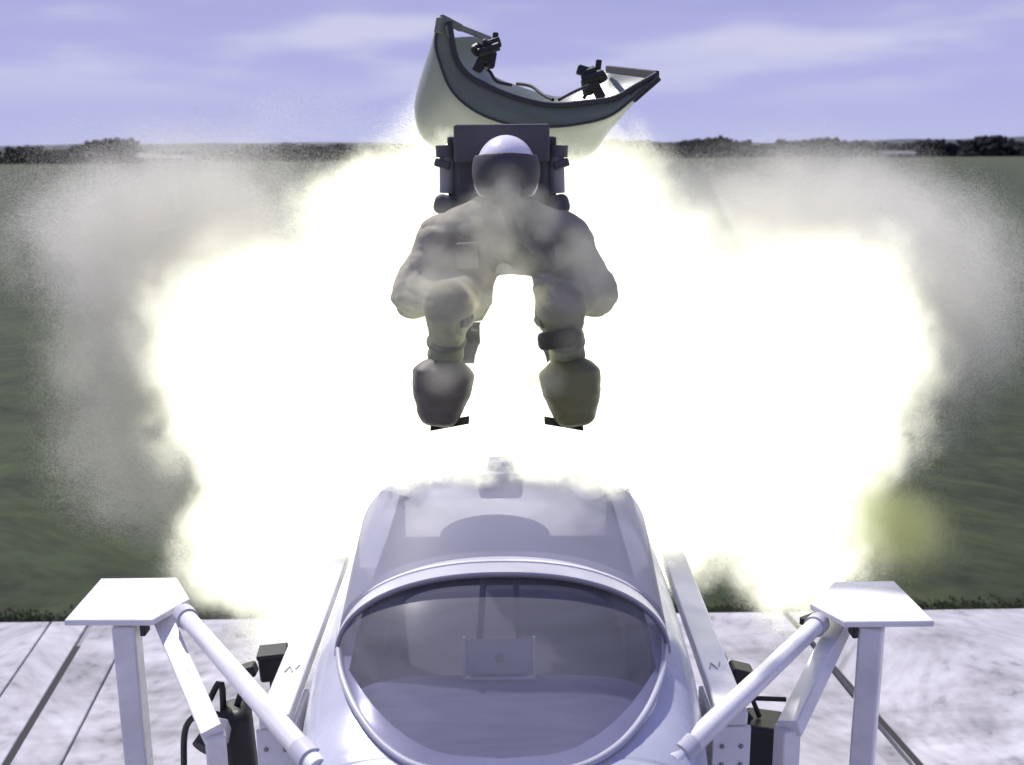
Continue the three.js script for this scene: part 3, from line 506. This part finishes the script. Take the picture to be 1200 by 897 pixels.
// ------------------------------------------------------------ canopy blown off, upside down in the air
function canopy() {
  const c0 = P(630, 100, -5.6), t = thing('jettisoned_canopy', 'blown off cockpit canopy tumbling upside down above the seat', 'canopy', [c0.x, c0.y - 0.4, c0.z]);
  const n = 49, S = (l, z) => resample(l.map(([a, b, dz = 0]) => P(a, b, z + dz)), n);
  const fo = S([[513, 34], [511, 52], [517, 76], [530, 106], [556, 129], [594, 144], [634, 148], [676, 145], [714, 135], [743, 113], [768, 90]], -5.15);
  const bu = S([[500, 80], [492, 104], [488, 128], [497, 160], [535, 183], [588, 193], [640, 191], [690, 180], [712, 152], [738, 122], [766, 92]], -5.55);
  const b2 = S([[520, 48], [512, 76], [515, 108], [530, 135], [560, 152], [600, 160], [650, 158], [690, 145], [722, 124], [746, 104], [767, 90]], -5.95);
  const re = S([[568, 42], [563, 60], [566, 78], [584, 92], [606, 100], [630, 108], [656, 113], [680, 106], [696, 95], [712, 82], [762, 86]], -6.3);
  const rows = [fo]; for (let i = 1; i <= 18; i++) { const s = i / 18; rows.push(fo.map((_, j) => { const cv = new THREE.CatmullRomCurve3([fo[j], bu[j], b2[j], re[j]]); return cv.getPoint(s); })); }
  wpart('shell', thick(skin(rows), 0.012), M.acrylic, t);
  // front arch: a thick dark hoop
  const fi = S([[527, 26], [530, 48], [536, 72], [548, 88], [572, 102], [604, 115], [645, 124], [688, 121], [720, 116], [742, 104], [770, 88]], -5.13);
  const f2 = fo.map((p) => p.clone().add(V(0, 0, -0.07))), i2 = fi.map((p) => p.clone().add(V(0, 0.0, -0.07))), f1 = fo.map((p) => p.clone().add(V(0, -0.006, 0.03)));
  wpart('front_arch', skin([f1, fi, i2, f2, f1]), M.arch, t);
  wpart('arch_lip', tube(fo.map((p) => p.clone().add(V(0, -0.004, 0.034))), 0.006, 90, 8), M.dark, t); wpart('arch_lip', tube(fi.map((p) => p.clone().add(V(0, 0.004, 0.0))), 0.013, 90, 8), M.dark, t);
  // torn left end of the sill and the right sill
  wpart('sill', [bar(P(515, 40, -5.12), P(518, 22, -5.14), 0.036, 0.05), bar(P(517, 21, -5.14), P(540, 33, -5.3), 0.022, 0.035), bar(P(538, 32, -5.3), P(575, 46, -6.2), 0.014, 0.03), bar(P(522, 30, -5.13), P(532, 58, -5.16), 0.03, 0.03)], M.arch, t);
  wpart('sill', [bar(P(771, 89, -5.15), P(740, 116, -5.14), 0.03, 0.05), bar(P(770, 88, -5.16), P(712, 81, -6.25), 0.025, 0.04)], M.dark, t);
  for (const [x, y, s] of [[571, 60, 1], [692, 92, -1]]) {
    const q = (a, b, z = -5.7) => P(x + a, y + b, z), c = q(0, 0);
    wpart('latch', [box(0.075, 0.11, 0.08, c.toArray(), [0.2, 0, -s * 0.3], 0.01), box(0.09, 0.05, 0.07, q(6 * s, -8).toArray(), [0, 0, s * 0.3], 0.01), box(0.05, 0.1, 0.05, q(-8 * s, 14).toArray(), [0, 0, -s * 0.5], 0.008), box(0.06, 0.06, 0.06, q(-12 * s, -2).toArray(), [0.3, 0.2, 0.5], 0.02), box(0.05, 0.09, 0.05, q(4 * s, 10).toArray(), [0, 0.3, -s * 0.2], 0.015), bar(q(8, -4), q(10, -22), 0.03), bar(q(-2, 10), q(-8, 24), 0.02), rod(q(-10, 2, -5.66), q(14, -6, -5.66), 0.022)], M.black, t);
  }
  wpart('cable', tube([P(564, 76, -5.8), P(574, 84, -5.7), P(583, 96, -5.6), P(600, 100, -5.6)], 0.009, 30, 6), M.dark, t); wpart('cable', tube([P(606, 98, -5.7), P(622, 101, -5.6), P(636, 111, -5.5), P(648, 117, -5.4)], 0.009, 30, 6), M.dark, t); wpart('cable', tube([P(655, 117, -5.4), P(672, 108, -5.5), P(690, 100, -5.6)], 0.008, 30, 6), M.dark, t);
}
canopy();

// ------------------------------------------------------------ rocket blast and smoke
const speck = {};
function puffGeo(v, tri, n = 48000) {                                   // a soft ball of fine specks, thinning outwards
  return speck[v + '_' + tri + '_' + n] ??= (() => {
    const pos = [], nor = [];
    for (let i = 0; i < n; i++) {
      const c = V(rr(-1, 1), rr(-1, 1), rr(-1, 1)), r2 = c.lengthSq(); if (r2 > 1 || Math.pow(1 - r2, 1.6) < rnd()) { i--; continue; } c.multiplyScalar(1.55);
      if (n > 73000 && fbm(c.x * 1.5 + v * 9, c.y * 1.5, c.z * 1.5, 4) < 0.3 * (rnd() - 0.62)) { i--; continue; }
      const a = V(gauss(), gauss(), gauss()).normalize(), b = V(gauss(), gauss(), gauss()).cross(a).normalize(), d = a.clone().cross(b);
      for (let k = 0; k < 3; k++) { const th = k * 2.0944, p = c.clone().addScaledVector(b, Math.cos(th) * tri).addScaledVector(d, Math.sin(th) * tri); pos.push(p.x, p.y, p.z); nor.push(0, 1, 0); }
    }
    const g = tris(pos); g.setAttribute('normal', new THREE.BufferAttribute(new Float32Array(nor), 3));
    return g;
  })();
}
// blobs: [px, py, rx, ry (pixels), z, depth of the blob (m), optical depth]
function cloud(parent, name, blobs, mat, { size = [0.06, 0.13], rag = 0.5, freq = 3, tri = 0.0039, cut = -0.12, n: each = 48000 } = {}) {
  const lists = [[], []];
  for (const [px, py, rx, ry, z, dz, tau] of blobs) {
    const c = P(px, py, z), k = c.clone().sub(V(0, 4, 0)).length() / F, RX = rx * k, RY = ry * k;
    const avg = (size[0] + size[1]) / 2, area = 1.3 * tri * tri * avg * avg * each * 0.5;
    const n = Math.round(Math.PI * RX * RY * 0.8 * tau / area);
    for (let i = 0, tries = 0; i < n && tries < n * 12; tries++) {
      const d = V(gauss(), gauss(), gauss()).multiplyScalar(0.5); if (d.length() > 1.25) continue;
      const p = V(c.x + d.x * RX, c.y + d.y * RY, c.z + d.z * dz);
      const f = fbm(p.x * freq, p.y * freq, p.z * freq, 4); if (f < cut + rag * (rnd() - 0.5)) continue;
      lists[i & 1].push([p, rr(...size)]); i++;
    }
  }
  const out = [];
  lists.forEach((l, v) => {
    const im = new THREE.InstancedMesh(puffGeo(v, tri, each), mat, l.length), m = new THREE.Matrix4(), q = new THREE.Quaternion();
    l.forEach(([p, s], i) => { m.compose(p, q.setFromEuler(new THREE.Euler(rr(-0.3, 0.3), rr(0, 6), rr(-0.3, 0.3))), V(s, s, s)); im.setMatrixAt(i, m); });
    im.name = name; im.userData = { kind: 'stuff' }; parent.add(im); out.push(l.length);
  });
  return out;
}
function smokeCloud(label, blobs, color, opt, anchor) {
  const t = thing('smoke_cloud', label, 'smoke', anchor ?? [0, 0, 0]); t.position.set(0, 0, 0);
  const n = cloud(t, 'smoke', blobs, new THREE.MeshPhysicalMaterial({ color, roughness: 1, transmission: 0.6, thickness: 0, specularIntensity: 0 }), opt);

}
const Z = -5.45;
function fireball() {
  const t = thing('rocket_blast', 'blinding white fireball of rocket exhaust bursting around the seat', 'fireball');
  const B = [
    [560, 235, 95, 75, Z - 0.3], [470, 245, 78, 66, Z], [425, 260, 62, 66, Z], [425, 330, 85, 80, Z], [330, 385, 112, 84, Z + 0.05], [255, 385, 66, 62, Z], [275, 480, 74, 84, Z + 0.05], [330, 560, 88, 96, Z], [310, 650, 74, 66, Z + 0.1], [345, 690, 44, 32, Z + 0.1], [420, 450, 130, 120, Z - 0.1], [430, 600, 110, 120, Z],
    [590, 330, 150, 120, Z - 0.2], [585, 470, 170, 120, Z - 0.1], [580, 560, 130, 60, Z + 0.3],
    [690, 235, 60, 52, Z - 0.1], [745, 310, 66, 62, Z], [700, 350, 100, 90, Z - 0.1], [840, 385, 88, 80, Z], [930, 370, 72, 66, Z + 0.05], [985, 385, 76, 88, Z], [960, 480, 66, 90, Z + 0.05], [900, 500, 100, 110, Z], [925, 590, 70, 70, Z], [790, 500, 130, 120, Z - 0.1], [735, 570, 95, 74, Z], [840, 600, 76, 50, Z], [945, 650, 56, 38, Z + 0.05], [915, 690, 40, 26, Z + 0.1], [1000, 655, 24, 18, Z],
    [524, 172, 20, 20, Z + 0.3],
  ].map(([a, b, rx, ry, z]) => { const c = P(a, b, z), k = c.distanceTo(V(0, 4, 0)) / F; return [c.x, c.y, c.z, rx * k * 0.93, ry * k * 0.93, Math.min(0.55, (rx + ry) * 0.5 * k)]; });
  const sdf = (p) => { let d = 1e9; for (const [x, y, z, a, b, c] of B) { const l = Math.hypot((p.x - x) / a, (p.y - y) / b, (p.z - z) / c), e = (l - 1) * Math.min(a, b); d = d > 1e8 ? e : smin(d, e, 0.1); } return d + 0.13 * fbm(p.x * 2.9, p.y * 2.9, p.z * 2.9, 6) + 0.065; };
  const g = field(sdf, V(-2.4, 1.1, -6.6), V(2.4, 4.35, -4.6), 160);
  const hot = new THREE.MeshStandardMaterial({ color: lin(0.9, 0.9, 0.85), roughness: 1, emissive: lin(1.0, 0.99, 0.86), emissiveIntensity: 1.45 });
  part('core', g, hot, t);
  // the jet under the seat, between the person's feet
  const B2 = [[601, 338, 22, 22, -4.05], [600, 375, 32, 34, -4.1], [598, 400, 36, 38, -4.15], [598, 430, 42, 45, -4.25], [600, 480, 44, 45, -4.25], [600, 525, 75, 34, -4.25], [592, 552, 150, 22, -4.2], [650, 562, 90, 24, -4.35], [530, 562, 90, 24, -4.35]].map(([a, b, rx, ry, z]) => { const c = P(a, b, z), k = c.distanceTo(V(0, 4, 0)) / F; return [c.x, c.y, c.z, rx * k, ry * k, 0.1]; });
  const sdf2 = (p) => { let d = 1e9; for (const [x, y, z, a, b, c] of B2) { const l = Math.hypot((p.x - x) / a, (p.y - y) / b, (p.z - z) / c), e = (l - 1) * Math.min(a, b); d = d > 1e8 ? e : smin(d, e, 0.05); } return d + 0.035 * fbm(p.x * 9, p.y * 9, p.z * 9, 4); };
  part('jet', field(sdf2, V(-0.65, 2.45, -4.6), V(0.65, 3.55, -3.9), 72), hot, t);
  // torn, cooler fringe round the core
  const flame = new THREE.MeshPhysicalMaterial({ color: lin(0.2, 0.2, 0.18), roughness: 1, specularIntensity: 0, emissive: lin(1.45, 1.44, 1.2), emissiveIntensity: 1 });
  const p = g.attributes.position, nn = g.attributes.normal, list = [];
  const im = [0, 1].map(() => []);
  for (let i = 0; i < 3000; i++) { const v = Math.floor(rnd() * p.count), far = i % 3 === 0, q = V().fromBufferAttribute(p, v).addScaledVector(V().fromBufferAttribute(nn, v), far ? rr(0.0, 0.16) : rr(-0.02, 0.06)); if (far && fbm(q.x * 2.4, q.y * 2.4, q.z * 2.4, 3) < -0.05) continue; im[i & 1].push([q, far ? rr(0.12, 0.22) : rr(0.05, 0.12)]); }
  for (let i = 0; i < 60; i++) { const c = P(rr(445, 730), 553 + gauss() * 9, rr(-3.52, -3.68)); im[i & 1].push([c, rr(0.03, 0.065)]); }
  for (const s of [-1, 1]) for (let i = 0; i < 26; i++) im[i & 1].push([V(CX + s * 0.72 + gauss() * 0.05, 2.32 + gauss() * 0.05, -4.42 + gauss() * 0.09), rr(0.06, 0.12)]);
  im.forEach((l, v) => { const o = new THREE.InstancedMesh(puffGeo(v, 0.0037, 106000), flame, l.length), m = new THREE.Matrix4(), q = new THREE.Quaternion(); l.forEach(([c, s], i) => { m.compose(c, q.setFromEuler(new THREE.Euler(rr(0, 6), rr(0, 6), rr(0, 6))), V(s, s, s)); o.setMatrixAt(i, m); }); o.name = 'flame_fringe'; o.userData = { kind: 'stuff' }; t.add(o); });
  // light that the blast throws
  for (const [x, y, z, i] of [[-1.25, 2.9, -4.6, 0.5], [1.25, 2.9, -4.6, 0.5]]) { const l = new THREE.PointLight(lin(1, 0.99, 0.86), i); l.position.set(x, y, z); l.castShadow = true; l.shadow.radius = 20; scene.add(l); }
}
fireball();
smokeCloud('grey beige smoke drifting out high on the left of the fireball', [[200, 272, 120, 44, -6.0, 0.3, 2.8], [125, 280, 60, 40, -6.0, 0.25, 2.4], [290, 265, 80, 50, -5.9, 0.4, 1.4], [180, 340, 110, 80, -5.9, 0.4, 1.4], [330, 225, 70, 30, -6, 0.2, 0.6], [250, 320, 100, 50, -5.6, 0.3, 1.2], [190, 400, 60, 70, -5.6, 0.3, 1.0]], lin(0.98, 0.97, 0.91), { size: [0.25, 0.45], freq: 1.5, rag: 0.7, cut: -0.1, tri: 0.0021, n: 167000 });
smokeCloud('thin grey smoke curling low on the left of the fireball', [[155, 420, 75, 60, -5.8, 0.35, 1.5], [135, 515, 80, 36, -5.8, 0.3, 1.2], [210, 560, 60, 60, -5.6, 0.3, 0.6], [230, 640, 40, 60, -5.5, 0.25, 0.5], [260, 700, 50, 30, -5.4, 0.2, 0.5]], lin(0.82, 0.83, 0.74), { size: [0.2, 0.38], freq: 1.8, rag: 0.7, cut: -0.1, tri: 0.0021, n: 167000 });
smokeCloud('pale beige smoke billowing high on the right of the fireball', [[890, 256, 120, 42, -7.0, 0.2, 3.0], [1000, 260, 76, 44, -7.0, 0.2, 3.2], [1060, 305, 62, 66, -6.3, 0.3, 2.9], [775, 240, 55, 34, -7.0, 0.3, 0.8], [960, 300, 120, 50, -5.6, 0.35, 1.8], [1070, 370, 45, 70, -5.6, 0.3, 1.5], [850, 290, 80, 30, -5.6, 0.25, 1.0]], lin(0.98, 0.97, 0.91), { size: [0.25, 0.45], freq: 1.5, rag: 0.7, cut: -0.1, tri: 0.0021, n: 167000 });
smokeCloud('thin grey smoke trailing down the right edge of the fireball', [[1090, 395, 50, 80, -5.8, 0.35, 1.6], [1060, 480, 60, 60, -5.8, 0.3, 0.5], [1110, 330, 50, 50, -5.8, 0.3, 0.5]], lin(0.85, 0.86, 0.78), { size: [0.2, 0.38], freq: 1.8, rag: 0.7, cut: -0.1, tri: 0.0021, n: 167000 });
smokeCloud('yellow green puff of exhaust above the right stand', [[1040, 628, 44, 46, -5.1, 0.25, 0.9], [1066, 640, 34, 38, -5.1, 0.25, 0.8], [1015, 590, 30, 50, -5.2, 0.2, 0.7]], lin(0.88, 0.93, 0.5), { size: [0.08, 0.18], freq: 3, rag: 0.3, cut: 0 });
smokeCloud('thin veil of exhaust blowing across the person in the seat', [[592, 285, 80, 50, -4.12, 0.1, 0.4], [610, 265, 30, 26, -4.1, 0.08, 0.5], [560, 280, 40, 16, -4.1, 0.08, 0.4], [520, 345, 60, 50, -4.0, 0.1, 0.5], [660, 340, 60, 55, -4.0, 0.1, 0.45], [590, 425, 90, 60, -3.9, 0.08, 0.25], [592, 235, 60, 40, -4.15, 0.08, 0.25]], lin(0.75, 0.75, 0.68), { size: [0.035, 0.07], freq: 6 });

renderer.render(scene, camera);
